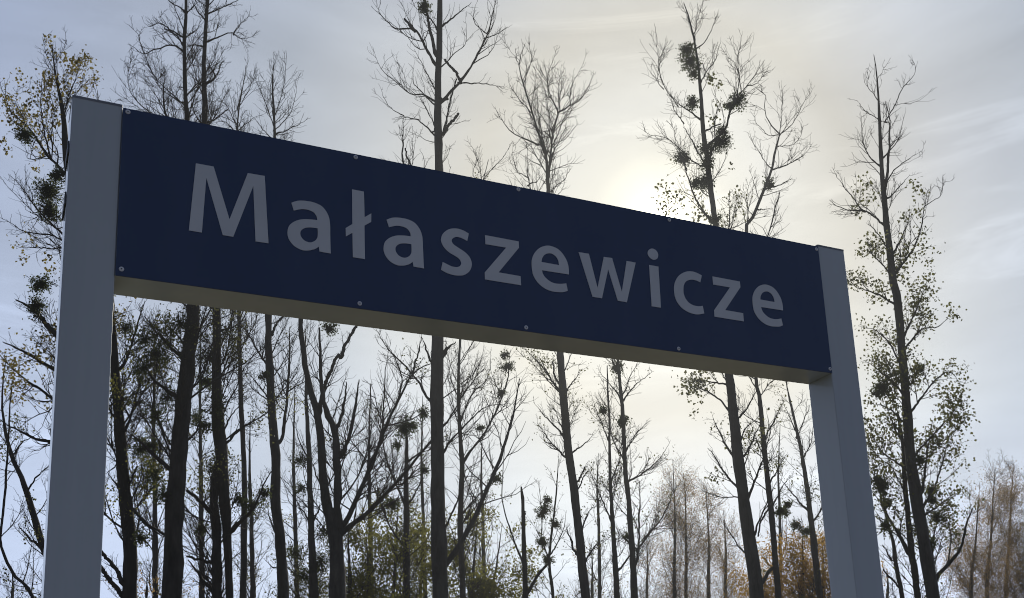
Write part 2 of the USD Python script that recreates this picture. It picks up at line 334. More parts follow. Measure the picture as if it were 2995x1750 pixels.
def sprout(rng, P, R, per_m, t0, t1, angle, length, up, k, wob, rfrac, rmin, stout=0.011, least=0):
    """New shoots along every line of P. length(parent length, t, n) gives theirs; they bend up (or down, up < 0)."""
    n, kk, _ = P.shape
    seg = np.linalg.norm(np.diff(P, axis=1), axis=2)
    Ls = seg.sum(1)
    cnt = np.maximum(rng.poisson(np.maximum(per_m * Ls * (t1 - t0), 0)), least)
    who = np.repeat(np.arange(n), cnt)
    m = len(who)
    if m == 0:
        return np.zeros((0, k, 3)), np.zeros((0, k))
    t = t0 + (t1 - t0) * rng.random(m)
    x = t * (kk - 1); i = np.minimum(x.astype(int), kk - 2); w = (x - i)[:, None]
    p0 = P[who, i] * (1 - w) + P[who, i + 1] * w
    r0 = R[who, i] * (1 - w[:, 0]) + R[who, i + 1] * w[:, 0]
    T = P[who, i + 1] - P[who, i]; T /= np.linalg.norm(T, axis=1, keepdims=True) + 1e-12
    rnd = rng.normal(size=(m, 3))
    side = rnd - T * (rnd * T).sum(1, keepdims=True)
    side /= np.linalg.norm(side, axis=1, keepdims=True) + 1e-12
    th = np.radians(angle + rng.normal(0, 9, m))[:, None]
    d = T * np.cos(th) + side * np.sin(th)
    L = length(Ls[who], t, m) * rng.uniform(0.55, 1.25, m)
    out = np.zeros((m, k, 3)); out[:, 0] = p0
    for s in range(1, k):
        d = d + np.array([0, 0, up / k]) + rng.normal(0, wob / math.sqrt(k), (m, 3))
        d /= np.linalg.norm(d, axis=1, keepdims=True)
        out[:, s] = out[:, s - 1] + d * (L / (k - 1))[:, None]
    rb = np.maximum(np.minimum(r0 * rfrac, 0.004 + L * stout), rmin)
    rr = rb[:, None] * np.linspace(1, 0.22, k)[None, :]
    return out, np.maximum(rr, rmin * 0.6)


def leaves(rng, centres, size, spread, n_each):
    """Small folded leaf blades scattered round the given points."""
    c = np.repeat(centres, n_each, 0)
    c = c + rng.normal(0, spread, c.shape)
    n = len(c)
    a = rng.normal(size=(n, 3)); a[:, 2] -= 0.5; a /= np.linalg.norm(a, axis=1, keepdims=True)
    b = np.cross(a, rng.normal(size=(n, 3))); b /= np.linalg.norm(b, axis=1, keepdims=True)
    nn = np.cross(a, b)
    s = (size * rng.uniform(0.6, 1.25, n))[:, None]
    v = np.stack([c, c + a * s * 0.5 + b * s * 0.42 + nn * s * 0.12, c + a * s * 1.05, c + a * s * 0.45 - b * s * 0.42 + nn * s * 0.12], 1).reshape(-1, 3)
    k = np.arange(n)[:, None] * 4
    return v, np.concatenate([k + [0, 1, 2], k + [0, 2, 3]])


def join(ms):
    v, f, o = [], [], 0
    for a, b in ms:
        v.append(a); f.append(b + o); o += len(a)
    return np.concatenate(v), np.concatenate(f)


def mistletoe(rng, c, r, airy=False):
    """A ball of forking evergreen shoots, thinning outwards."""
    n = int(np.clip((110 if airy else 180) * (r / 0.4) ** 1.4, 50, 420))
    d = rng.normal(size=(n, 3)); d[:, 2] -= 0.2; d /= np.linalg.norm(d, axis=1, keepdims=True)
    sq = np.array([rng.uniform(.8, 1.15), rng.uniform(.8, 1.15), rng.uniform(.8, 1.25)])
    t = np.linspace(0, 1, 4)[None, :, None]
    L = r * rng.uniform(0.2, 1.2, n) * (1.35 if airy else 1)
    P = c + d[:, None, :] * sq * L[:, None, None] * t + rng.normal(0, 0.09 * r, (n, 4, 3)) * t
    tw = tubes(P, np.full((n, 4), 0.0055), 3)
    tip = np.concatenate([P[:, 3], P[:, 2], (P[:, 2] + P[:, 3]) / 2])
    return join([tw, leaves(rng, tip, 0.05, 0.035, 2) if airy else leaves(rng, tip, 0.048, 0.03, 2)])


def bark_tube(rng, line, sides=10, rough=0.06):
    """A trunk or limb: tapered, a little knotty."""
    k = len(line)
    P, R = line[None, :, :3], line[None, :, 3]
    v, f = tubes(P, R, sides)
    ctr = np.repeat(line[:, :3], sides, 0); rad = np.repeat(line[:, 3], sides)
    dirn = (v - ctr) / np.maximum(rad, 1e-6)[:, None]
    bumpy = 1 + rough * rng.normal(size=k).repeat(sides) * 0.5 + rough * rng.normal(size=k * sides)
    v = ctr + dirn * (rad * bumpy)[:, None]
    # close the top
    v = np.vstack([v, line[-1, :3] + (line[-1, :3] - line[-2, :3]) * 0.2])
    top = np.arange((k - 1) * sides, k * sides)
    f = np.vstack([f, np.stack([top, np.roll(top, -1), np.full(sides, len(v) - 1)], 1)])
    return v, f


def spine(pieces, depth):
    """Joins pieces of a traced trunk and carries it down to the ground."""
    uv = np.vstack(pieces)
    P, t = place(uv, depth)
    r = uv[:, 2] / 2 * t / F_PX
    line = np.c_[P, r]
    low = line[0]
    d = (line[0] - line[1])[:3]; d = d / np.linalg.norm(d)
    d = d * [0.5, 0.5, 1]; d /= np.linalg.norm(d)
    drop = (low[2] - (GZ - 0.15)) / max(-d[2], 0.3)
    foot = low[:3] + d * drop
    foot[2] = GZ - 0.15
    return np.vstack([np.r_[foot, low[3] * 1.22], np.r_[low[:3] * 0.5 + foot * 0.5, low[3] * 1.06], line])


QB, Q2, Q3 = 1.7, 2.3, 1.7                            # how densely shoots grow: limbs, twigs, twiglets


def tree(name, label, depth, seed, trunk, limbs=(), mist=(), crown=(0.35, 1.0), dens=2.2, twigs=(3.2, 4.5), reach=0.16, angle=46, up=0.7, wob=0.35,
         leaf=None, leaf_n=0, leaf_size=0.055, leaf_zone=(0.0, 1.0), bark='bark', twig='twig', cat='tree', group='trees behind the sign', droop=0.0, rmin=0.0062, top=None, longest=3.2, clump=0.10, bunches=(), bunch_n=26, airy=False, stout=0.008, patchy=1.0):
    rng = np.random.default_rng(seed)
    line = spine(trunk, depth)
    base = (line[0, 0], line[0, 1], GZ)
    T = thing(name, label, cat, base, group)
    tl = smooth_line(line, 64)
    tl[:, 3] = np.maximum(tl[:, 3], 0.004)
    jit = np.cumsum(rng.normal(0, 1, (64, 2)), 0); jit -= np.linspace(0, 1, 64)[:, None] * jit[-1]
    tl[:, :2] += jit * 0.006
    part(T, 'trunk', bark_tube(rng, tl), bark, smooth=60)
    L_t = np.linalg.norm(np.diff(tl[:, :3], axis=0), axis=1).sum()
    K = 14
    PP, RR = [], []
    tuv = np.vstack(trunk)
    tuv = smooth_line(np.c_[tuv, np.full(len(tuv), depth)], 160)          # u, v, width, depth of what a limb can grow from
    known = tuv[:, [0, 1, 3, 2]]
    for uv, dd in limbs:
        gap = np.hypot(*(known[:, :2] - uv[0, :2]).T)
        n_ = int(np.argmin(gap))
        depth0 = known[n_, 2]
        if gap[n_] > known[n_, 3] * 0.3 and dd is not None and gap[n_] < 160:
            below = known[(gap < 1.5 * gap[n_] + 2) & (np.abs(known[:, 2] - depth0) < 0.5) & (known[:, 1] > known[n_, 1] - 1) & (known[:, 1] < known[n_, 1] + 0.9 * gap[n_] + 1)]
            root = below[np.argmax(below[:, 1])] if len(below) else known[n_]
            uv = np.vstack([np.r_[root[:2], uv[0, 2] * 1.15], uv])
        # depth along the limb drifts away from the trunk so that limbs stand round it
        u = np.abs(uv[:, 0] - uv[0, 0]) + 0.25 * np.abs(uv[:, 1] - uv[0, 1])
        dep = depth0 + (rng.uniform(-.55, .55) * u * depth / F_PX + dd if dd is not None else 0 * u)
        P, t = place(uv, dep)
        ln = smooth_line(np.c_[P, np.maximum(uv[:, 2] / 2 * t / F_PX, 0.0045)], K * 2)
        ln[1:, :3] += np.cumsum(rng.normal(0, 0.008, (K * 2 - 1, 3)), 0)
        sl = np.r_[0, np.cumsum(np.linalg.norm(np.diff(ln[:, :3], axis=0), axis=1))]
        ln[:, 3] *= 1 + 0.45 * np.exp(-sl / 0.18)                        # swollen joint
        if uv[-1, 2] < 0.6 * uv[0, 2]:
            ln[:, 3] *= np.interp(sl / sl[-1], [0, 0.6, 1], [1, 0.9, 0.4])
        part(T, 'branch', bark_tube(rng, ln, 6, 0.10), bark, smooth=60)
        kd = smooth_line(np.c_[uv[:, :2], np.broadcast_to(dep, len(uv)), uv[:, 2]], 40)
        known = np.vstack([known, kd[4:]])
        q = smooth_line(ln, K)
        PP.append(q[:, :3]); RR.append(q[:, 3])
    tP, tR = tl[None, :, :3], tl[None, :, 3]
    bL = lambda Lp, t, m: np.minimum(np.maximum(reach * L_t * (1.12 - t) / (1.12 - crown[0]) + 0.35, 0.4), longest)
    lvl1, r1 = sprout(rng, tP, tR, dens * QB, crown[0], crown[1] * 0.985, angle, bL, up, K, wob, 0.5, 0.007, stout)
    for i in range(len(lvl1)):
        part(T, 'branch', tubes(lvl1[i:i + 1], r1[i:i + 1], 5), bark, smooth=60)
    if PP:
        aP, aR = np.concatenate([lvl1, np.array(PP)]), np.concatenate([r1, np.array(RR)])
    else:
        aP, aR = lvl1, r1
    out = []
    tips = []
    if len(aP):
        l2, r2 = sprout(rng, aP, aR, twigs[0] * Q2, 0.12, 0.98, 44, lambda Lp, t, m: np.clip(0.5 * Lp * (1.15 - t), 0.25, 1.5), 0.75 - droop, 6, 0.45, 0.6, rmin, least=1)
        out.append(tubes(l2, r2, 3)); tips.append(l2)
        if twigs[1] > 0:
            l3, r3 = sprout(rng, l2, r2, twigs[1] * Q3, 0.15, 1.0, 40, lambda Lp, t, m: np.clip(0.55 * Lp * (1.2 - t), 0.15, 0.8), 0.55 - 2.2 * droop, 4, 0.45, 0.8, rmin * 0.75)
            out.append(tubes(l3, r3, 3)); tips.append(l3)
        part(T, 'crown', join(out), twig, kind='stuff')
    if leaf and tips:
        zs = np.concatenate([q[:, -1] for q in tips] + [q[:, q.shape[1] // 2] for q in tips])
        zt = np.quantile(tl[:, 2], 0.0), tl[-1, 2]
        h = (zs[:, 2] - zt[0]) / (zt[1] - zt[0])
        keep = (h > leaf_zone[0]) & (h < leaf_zone[1])
        zs = zs[keep]
        # leaves hang on in patches
        patch = np.sin(zs[:, 0] * 1.7 + seed) * np.sin(zs[:, 2] * 1.9 + 2 * seed) + np.sin(zs[:, 1] * 1.5 + zs[:, 2] * 0.9) * 0.7 + rng.normal(0, 0.45, len(zs))
        patch = patchy * patch + rng.normal(0, 1.0 - min(patchy, 0.99), len(zs))
        order = np.argsort(-patch)
        want = max(1, int(leaf_n / 5))
        pick = order[:min(want, len(order))]
        if len(pick):
            n_each = max(1, int(round(leaf_n / len(pick))))
            part(T, 'foliage', leaves(rng, zs[pick], leaf_size, clump, n_each), leaf, kind='stuff')
    if bunches:
        ms = []
        for tile, x, y, r in bunches:
            P, t = place(px(tile, [(x, y)]), depth + rng.uniform(-.6, .6))
            w_ = r / ZK * t[0] / F_PX
            ms.append(leaves(rng, P, leaf_size * 1.1, w_ * 0.55, int(bunch_n * (r / 35) ** 1.5) + 3))
        part(T, 'foliage', join(ms), leaf, kind='stuff')
    for tile, x, y, r in mist:
        uv = px(tile, [(x, y)])
        P, t = place(uv, depth + rng.uniform(-.5, .3))
        part(T, 'mistletoe', mistletoe(rng, P[0], r / ZK * t[0] / F_PX, airy), 'leaf_mistletoe')
    return T


def lim(tile, pts, w0, w1, dd=0.0):
    # dd: metres nearer or farther than the trunk; None keeps the limb in the trunk's own plane
    a = px(tile, pts)
    a[:, 2] = np.linspace(w0, w1, len(a)) / ZK
    return a, dd


BARE = dict(group='bare poplars behind the sign')
tree('poplar_tree', 'leafy poplar with yellowing top leaves half hidden behind the left post', 24, 11,
     [px(4, [(400, 1472, 60), (385, 1000, 55), (360, 500, 50)]), px(1, [(345, 1000, 38), (326, 720, 32), (303, 520, 18), (275, 380, 10), (255, 225, 5)])],
     [lim(1, [(322, 860), (260, 790), (190, 700), (120, 610), (50, 560), (0, 515)], 16, 8), lim(1, [(335, 1180), (260, 1110), (190, 1040), (110, 930), (30, 850)], 12, 5),
      lim(1, [(335, 1225), (220, 1222), (100, 1224)], 9, 4), lim(1, [(335, 1190), (230, 1145), (120, 1130), (0, 1062)], 8, 4), lim(1, [(303, 520), (265, 400), (258, 290), (245, 190)], 6, 3),
      lim(1, [(310, 560), (360, 420), (372, 320), (385, 270)], 6, 3), lim(1, [(250, 780), (215, 640), (190, 520), (200, 400), (225, 340)], 8, 3), lim(1, [(120, 610), (100, 500), (95, 400)], 6, 2),
      lim(1, [(320, 640), (332, 500), (400, 340), (430, 270)], 6, 3), lim(1, [(60, 565), (30, 470), (60, 350)], 6, 2),
      lim(4, [(330, 250), (215, 120), (130, 40), (60, 0)], 30, 16), lim(4, [(345, 400), (200, 315), (90, 250), (0, 210)], 24, 12), lim(4, [(350, 570), (200, 450), (90, 370), (0, 280)], 18, 8),
      lim(4, [(360, 720), (190, 680), (60, 630), (0, 590)], 18, 8)],
     mist=[(1, 125, 660, 52), (1, 235, 935, 80), (1, 285, 860, 48), (1, 245, 1040, 66), (1, 200, 1400, 60), (4, 180, 30, 60)],
     crown=(0.45, 1), dens=1.2, twigs=(3.4, 4.5), leaf='leaf_yellow', leaf_n=2300, leaf_size=0.07, leaf_zone=(0.5, 1.0), reach=0.10, bark='bark_dark', group=None,
     bunches=[(1, 240, 190, 26), (1, 245, 225, 26), (1, 290, 265, 26), (1, 330, 290, 34), (1, 375, 295, 28), (1, 430, 285, 36), (1, 400, 335, 36), (1, 355, 350, 26), (1, 100, 380, 38), (1, 225, 370, 24), (1, 240, 410, 26), (1, 485, 385, 22), (1, 425, 440, 14), (1, 30, 490, 24), (1, 130, 520, 28), (1, 210, 480, 28), (1, 265, 560, 34), (1, 300, 600, 34), (1, 20, 700, 26), (1, 40, 740, 26), (1, 180, 830, 26), (1, 200, 740, 24), (1, 110, 1270, 30), (1, 240, 1270, 30), (1, 260, 1320, 30), (4, 40, 350, 40), (4, 80, 380, 34)], bunch_n=24)
tree('poplar_tree', 'dark leaning poplar low at the left edge beside the left post', 27, 12,
     [px(4, [(330, 1560, 46), (210, 1210, 34), (130, 950, 27), (55, 760, 20), (20, 600, 12), (15, 450, 8), (30, 300, 4)])],
     [lim(4, [(208, 1222), (150, 1180), (100, 1130), (95, 1105)], 14, 5), lim(4, [(130, 950), (180, 880), (260, 790)], 9, 4), lim(4, [(60, 770), (120, 690), (200, 640)], 8, 4)],
     crown=(0.3, 1), dens=2.0, leaf='leaf_olive', leaf_n=900, leaf_size=0.06, bark='bark_dark', group=None, reach=0.12)
tree('sapling', 'thin crooked bare stem at the far left edge below the leafy poplar', 25, 13,
     [px(4, [(170, 1490, 17), (80, 1370, 15), (20, 1250, 13), (8, 1150, 12), (30, 950, 11), (45, 700, 9), (50, 560, 7), (60, 400, 4)])],
     crown=(0.4, 1), dens=1.6, twigs=(2.5, 2), reach=0.1, bark='bark_dark', group=None, longest=1.4)
tree('poplar_tree', 'dark poplar trunk standing just right of the left post', 26, 14,
     [px(4, [(640, 1472, 72), (640, 1200, 66), (612, 900, 58), (592, 600, 52), (566, 300, 42), (552, 100, 36)]), px(1, [(530, 1200, 30), (510, 900, 20), (495, 640, 10), (480, 450, 3)])],
     [lim(4, [(600, 330), (660, 200), (700, 60), (720, 0)], 16, 8), lim(4, [(620, 640), (650, 560), (675, 460), (720, 280), (735, 200)], 14, 5), lim(4, [(645, 910), (668, 870), (685, 832)], 10, 8),
      lim(4, [(650, 1030), (720, 1100), (830, 1170)], 18, 10), lim(4, [(610, 1400), (560, 1310), (505, 1240)], 20, 17), lim(4, [(610, 1460), (540, 1380), (490, 1310)], 24, 20),
      lim(4, [(620, 720), (580, 820), (530, 860)], 12, 6), lim(4, [(600, 960), (560, 900), (520, 850)], 14, 6)],
     mist=[(4, 620, 140, 55), (4, 600, 490, 45), (4, 690, 1175, 38)], crown=(0.35, 1), dens=2.2, twigs=(5, 5.4), leaf='leaf_green', leaf_n=2200, leaf_size=0.06, leaf_zone=(.35, .75), bark='bark_dark', reach=0.12, airy=True, **BARE)
tree('poplar_tree', 'tallest thick trunk left of centre with its straight left top stem above the board', 25, 15,
     [px(4, [(848, 1472, 100), (862, 1100, 86), (882, 800, 80), (908, 500, 78), (940, 200, 68), (957, 40, 60)]), px(1, [(945, 1100, 46), (935, 760, 30), (923, 600, 23), (910, 400, 20), (908, 260, 18), (915, 60, 15), (915, -150, 10), (915, -350, 4)])],
     [lim(1, [(908, 265), (860, 230), (770, 240), (708, 260), (632, 206)], 9, 3), lim(1, [(905, 60), (860, 25), (790, -20)], 8, 3), lim(1, [(910, 190), (960, 150), (992, 108)], 6, 3),
      lim(1, [(915, 70), (960, 10), (980, -60)], 6, 3), lim(1, [(935, 720), (830, 580), (812, 470), (820, 345)], 13, 7), lim(1, [(930, 700), (740, 550), (680, 500), (640, 430), (630, 340), (668, 258)], 7, 2),
      lim(1, [(920, 600), (890, 520), (780, 440), (700, 322), (645, 326)], 6, 2), lim(1, [(908, 510), (875, 498), (840, 460)], 9, 3), lim(1, [(708, 260), (690, 180), (640, 130)], 4, 2), lim(1, [(850, 150), (790, 110), (750, 130), (728, 120)], 7, 4), lim(1, [(908, 230), (850, 160), (800, 130)], 7, 6),
      lim(4, [(890, 280), (800, 180), (720, 80)], 20, 10), lim(4, [(870, 490), (760, 420), (690, 330), (620, 290)], 18, 8), lim(4, [(850, 850), (760, 770), (680, 690), (620, 640)], 24, 10),
      lim(4, [(840, 1180), (730, 1110), (650, 1040)], 14, 8), lim(4, [(905, 720), (960, 650), (1010, 560)], 12, 6)],
     mist=[(4, 780, 270, 66), (4, 720, 190, 55), (4, 830, 470, 55), (4, 700, 340, 46), (4, 770, 870, 52), (4, 760, 570, 56), (4, 740, 720, 46), (4, 800, 960, 42), (4, 690, 740, 38), (4, 880, 120, 50)],
     crown=(0.38, 1), dens=2.1, twigs=(4.6, 5.2), leaf='leaf_olive', leaf_n=2000, leaf_size=0.06, leaf_zone=(.33, .62), bark='bark_dark', reach=0.10, longest=2.4, airy=True, **BARE)
tree('poplar_tree', 'forked dark trunk whose upper stem above the board has a rusty torn stump', 26.5, 16,
     [px(4, [(1130, 1472, 36), (1115, 1150, 42), (1095, 900, 56), (1070, 600, 60), (1060, 400, 46), (1062, 60, 38)]), px(1, [(1030, 1100, 38), (1004, 700, 34), (1008, 515, 26), (1005, 300, 20), (1014, 100, 18), (1022, -40, 16), (1030, -320, 6)])],
     [lim(4, [(1135, 2740), (1085, 1900), (1066, 1490), (1062, 1200), (1052, 1000), (1068, 800)], 56, 44, None), lim(1, [(1005, 230), (965, 232), (922, 242)], 7, 5), lim(1, [(1005, 212), (1080, 190), (1150, 172), (1210, 205), (1282, 176)], 9, 2),
      lim(1, [(1013, 75), (1080, 45), (1160, 10), (1225, -25)], 8, 3), lim(1, [(1008, 100), (950, 20), (930, -40)], 7, 4), lim(1, [(1006, 420), (1060, 380), (1122, 295)], 11, 6), lim(1, [(1060, 380), (1040, 330), (1035, 290)], 5, 2),
      lim(1, [(1150, 172), (1165, 130), (1220, 60)], 6, 2), lim(1, [(1005, 620), (960, 560), (955, 460)], 7, 3), lim(1, [(1004, 610), (1070, 590), (1125, 540)], 8, 5),
      lim(4, [(1045, 1050), (980, 980), (925, 930)], 22, 14), lim(4, [(1050, 1300), (960, 1270), (915, 1260)], 16, 10), lim(4, [(1130, 1150), (1180, 1090), (1260, 1000), (1310, 870), (1345, 820)], 22, 8),
      lim(4, [(1105, 720), (1180, 650), (1290, 580)], 13, 6), lim(4, [(1085, 690), (1130, 600), (1220, 480)], 12, 4), lim(4, [(1060, 160), (1130, 140), (1200, 75)], 12, 6), lim(4, [(1045, 1440), (980, 1370), (920, 1290)], 20, 12)],
     mist=[(4, 1060, 530, 62), (4, 1000, 620, 60), (4, 1235, 1015, 62), (4, 1305, 955, 32), (4, 1010, 400, 46), (4, 1095, 770, 38), (4, 1030, 290, 44), (4, 1180, 985, 34), (4, 990, 1130, 40)],
     crown=(0.40, 1), dens=2.0, twigs=(4.6, 5.2), leaf='leaf_olive', leaf_n=1700, leaf_size=0.06, leaf_zone=(.33, .6), bark='bark_dark', reach=0.10, longest=2.2, airy=True, **BARE)
tree('poplar_tree', 'slender poplar with the small round bare top right of the twin stems', 29, 17,
     [px(4, [(1400, 1472, 52), (1385, 1200, 50), (1360, 1000, 48), (1362, 800, 46), (1345, 600, 42), (1335, 300, 37), (1330, 80, 32)]), px(1, [(1345, 900, 20), (1350, 680, 13), (1345, 550, 11), (1340, 430, 7), (1345, 320, 3)])],
     [lim(1, [(1350, 665), (1410, 645), (1480, 612), (1535, 580)], 7, 2), lim(1, [(1347, 580), (1390, 450), (1408, 330), (1410, 255)], 5, 2), lim(1, [(1345, 620), (1300, 480), (1265, 400), (1262, 340)], 5, 2),
      lim(1, [(1350, 690), (1280, 620), (1230, 560)], 5, 2), lim(1, [(1345, 560), (1330, 400), (1360, 260)], 4, 2), lim(1, [(1350, 640), (1440, 540), (1480, 380)], 5, 2),
      lim(4, [(1320, 330), (1240, 210), (1165, 85)], 11, 6), lim(4, [(1345, 170), (1375, 125), (1402, 95)], 12, 9), lim(4, [(1320, 490), (1250, 400), (1200, 340)], 8, 4), lim(4, [(1390, 680), (1400, 500), (1418, 300), (1425, 130)], 17, 10),
      lim(4, [(1400, 1330), (1330, 1310), (1285, 1270)], 8, 4), lim(4, [(1355, 1160), (1320, 1080), (1310, 1000)], 9, 4)],
     mist=[(4, 1300, 375, 30)], crown=(0.5, 1), dens=2.0, twigs=(3.6, 3.5), reach=0.09, angle=50, longest=1.6, leaf='leaf_green', leaf_n=160, leaf_zone=(.4, .55), **BARE)
tree('poplar_tree', 'low bare crown rising behind the board right of the rusty stump', 31, 18,
     [px(4, [(1190, 1560, 34), (1200, 1000, 28), (1180, 300, 20)]), px(1, [(1170, 760, 11), (1165, 640, 9), (1180, 500, 6), (1200, 400, 4), (1210, 330, 2.5)])],
     [lim(1, [(1165, 640), (1120, 540), (1070, 480), (1050, 440)], 5, 2), lim(1, [(1165, 650), (1100, 600), (1040, 610)], 5, 2), lim(1, [(1170, 650), (1240, 590), (1290, 570)], 5, 2), lim(1, [(1180, 520), (1240, 430), (1270, 310)], 4, 2)],
     crown=(0.6, 1), dens=2.6, twigs=(3.4, 4.0), reach=0.09, longest=1.6, **BARE)
tree('poplar_tree', 'thin trunk carrying dark mistletoe balls left of the wide forked poplar', 33, 19,
     [px(4, [(1545, 1472, 46), (1530, 1150, 31), (1520, 800, 25), (1510, 550, 18), (1505, 300, 9), (1500, 150, 4)])], [lim(4, [(1528, 1130), (1560, 1060), (1590, 990)], 12, 6), lim(4, [(1520, 800), (1480, 700), (1450, 560)], 8, 3), lim(4, [(1525, 1100), (1470, 1010), (1440, 930)], 8, 4)],
     mist=[(4, 1475, 790, 46), (4, 1480, 935, 36), (4, 1455, 1250, 44), (4, 1590, 1150, 44), (4, 1500, 1360, 48), (4, 1580, 1290, 46)], crown=(0.4, 0.97), dens=2.0, reach=0.09, longest=1.6, airy=True, **BARE)
tree('poplar_tree', 'wide forked poplar with several heavy limbs spreading right below the board', 27, 20,
     [px(4, [(1665, 1472, 84), (1650, 1150, 68), (1600, 960, 46), (1572, 600, 36), (1520, 420, 30), (1490, 250, 26), (1478, 120, 24)]), px(1, [(1480, 1300, 12), (1500, 1150, 4)])],
     [lim(4, [(1660, 1130), (1655, 800), (1650, 650), (1605, 500), (1592, 150)], 46, 22), lim(4, [(1565, 590), (1610, 420), (1682, 260)], 22, 15), lim(4, [(1650, 660), (1682, 560), (1700, 400)], 20, 12), lim(5, [(0, 280), (30, 190), (72, 130)], 16, 13),
      lim(5, [(-10, 1140), (60, 1010), (130, 840), (200, 660), (270, 510), (350, 360), (432, 318)], 27, 12), lim(5, [(15, 1135), (160, 1020), (300, 860), (430, 690), (560, 545)], 24, 9), lim(5, [(0, 760), (60, 600), (85, 450), (92, 388)], 22, 12),
      lim(5, [(270, 510), (300, 400), (260, 260), (200, 170)], 8, 3), lim(5, [(350, 360), (380, 260), (395, 180)], 10, 5), lim(5, [(200, 660), (215, 450), (250, 200)], 9, 4), lim(5, [(0, 980), (90, 850), (150, 640), (140, 420)], 9, 4), lim(4, [(1600, 950), (1560, 880), (1530, 760)], 10, 5)],
     mist=[(4, 1622, 142, 42)], crown=(0.45, 0.97), dens=0.9, twigs=(3.0, 3.6), reach=0.10, longest=2.0, leaf='leaf_olive', leaf_n=200, **BARE)
tree('poplar_tree', 'small tree crowned by a large round mistletoe ball left of the central trunk', 31, 21,
     [px(5, [(320, 1472, 36), (316, 1100, 30), (320, 800, 20), (318, 650, 11), (315, 560, 5)])],
     [lim(5, [(312, 1230), (240, 1120), (170, 950), (80, 800)], 11, 4), lim(5, [(325, 800), (390, 740), (440, 690)], 10, 4), lim(5, [(305, 1000), (220, 800), (180, 650), (90, 520)], 10, 4), lim(5, [(330, 1000), (390, 900), (410, 860)], 9, 4)],
     mist=[(5, 305, 632, 58), (5, 345, 622, 40), (5, 268, 720, 30), (5, 250, 1005, 42), (5, 405, 560, 34), (5, 405, 840, 26)], crown=(0.4, 0.95), dens=2.2, reach=0.12, longest=1.8, leaf='leaf_green', leaf_n=1300, leaf_size=0.06, leaf_zone=(0, .7), **BARE)
tree('poplar_tree', 'thick straight central trunk that runs up past the board to the top edge', 26, 22,
     [px(5, [(478, 1472, 82), (466, 1000, 70), (461, 600, 65), (465, 190, 60)]), px(2, [(474, 850, 43), (470, 500, 35), (477, 200, 30), (480, 0, 25), (484, -300, 8)])],
     [lim(2, [(455, 310), (400, 220), (350, 150), (262, 146), (185, 75), (190, 20)], 14, 3), lim(2, [(462, 265), (430, 150), (410, 40), (390, -40)], 16, 10), lim(2, [(488, 505), (560, 420), (640, 310), (712, 165), (760, -10)], 16, 7), lim(2, [(490, 660), (530, 610), (582, 544)], 17, 12),
      lim(2, [(580, 410), (690, 420), (795, 430)], 7, 3), lim(2, [(458, 500), (400, 470), (330, 458), (200, 330), (155, 225)], 9, 2), lim(2, [(458, 668), (380, 600), (300, 568), (243, 572)], 8, 3), lim(2, [(300, 568), (230, 520), (195, 420)], 4, 2),
      lim(2, [(304, 815), (292, 700), (287, 577)], 11, 7), lim(2, [(336, 815), (318, 732)], 9, 7), lim(2, [(470, 150), (430, 90), (350, 20)], 8, 3), lim(2, [(488, 140), (560, 70), (630, 0)], 10, 5), lim(2, [(585, 395), (530, 320), (515, 295)], 13, 10),
      lim(2, [(488, 330), (550, 270), (612, 205), (595, 70)], 6, 2), lim(2, [(500, 655), (520, 500), (555, 385)], 9, 6), lim(2, [(490, 480), (420, 350), (368, 235)], 7, 4), lim(2, [(712, 165), (660, 120), (660, 60), (690, -10)], 5, 2), lim(2, [(700, 190), (780, 150), (830, 110)], 5, 2), lim(2, [(312, 90), (350, 150)], 9, 12),
      lim(2, [(460, 520), (380, 440), (345, 400), (350, 300)], 7, 2), lim(2, [(458, 640), (410, 540), (370, 470)], 6, 3),
      lim(5, [(440, 310), (420, 250), (388, 185)], 12, 6), lim(5, [(436, 500), (360, 370), (255, 270), (175, 150)], 13, 5), lim(5, [(500, 620), (560, 540), (600, 480)], 10, 5), lim(5, [(498, 760), (560, 680), (700, 540), (830, 520)], 11, 4), lim(5, [(515, 1300), (600, 1180), (680, 1030), (760, 830), (830, 600), (864, 400)], 30, 12),
      lim(5, [(500, 260), (530, 230), (560, 205)], 16, 9), lim(5, [(490, 300), (520, 240), (525, 200)], 14, 8), lim(5, [(495, 1130), (560, 1000), (640, 820)], 12, 5)],
     mist=[(2, 405, 30, 40)], crown=(0.45, 1), dens=0.75, twigs=(2.6, 2.6), reach=0.07, longest=1.3, **BARE)
tree('poplar_tree', 'slim branching trunk right of the central trunk with a mistletoe-laden side limb', 33, 23,
     [px(5, [(592, 1472, 29), (582, 1150, 28), (590, 850, 25), (580, 600, 18), (580, 200, 12)]), px(2, [(640, 1100, 8), (690, 920, 5), (720, 790, 3)])],
     [lim(5, [(596, 800), (640, 735), (700, 650), (790, 450), (820, 250)], 14, 7), lim(5, [(585, 600), (640, 470), (720, 380), (740, 250)], 8, 3), lim(5, [(580, 500), (530, 390), (510, 280)], 7, 3), lim(5, [(590, 480), (660, 380), (700, 240)], 7, 3), lim(5, [(590, 1060), (680, 960), (790, 860)], 9, 4), lim(2, [(690, 900), (640, 740), (610, 700)], 4, 2), lim(2, [(690, 900), (800, 760), (838, 690)], 4, 2), lim(2, [(690, 900), (640, 850), (690, 735)], 4, 2)],
     mist=[(5, 815, 330, 36), (5, 800, 275, 26), (5, 685, 632, 24), (5, 755, 880, 36), (5, 785, 460, 22)], crown=(0.32, .98), dens=2.3, reach=0.09, longest=1.6, twigs=(3.2, 3.4), leaf='leaf_olive', leaf_n=300, **BARE)
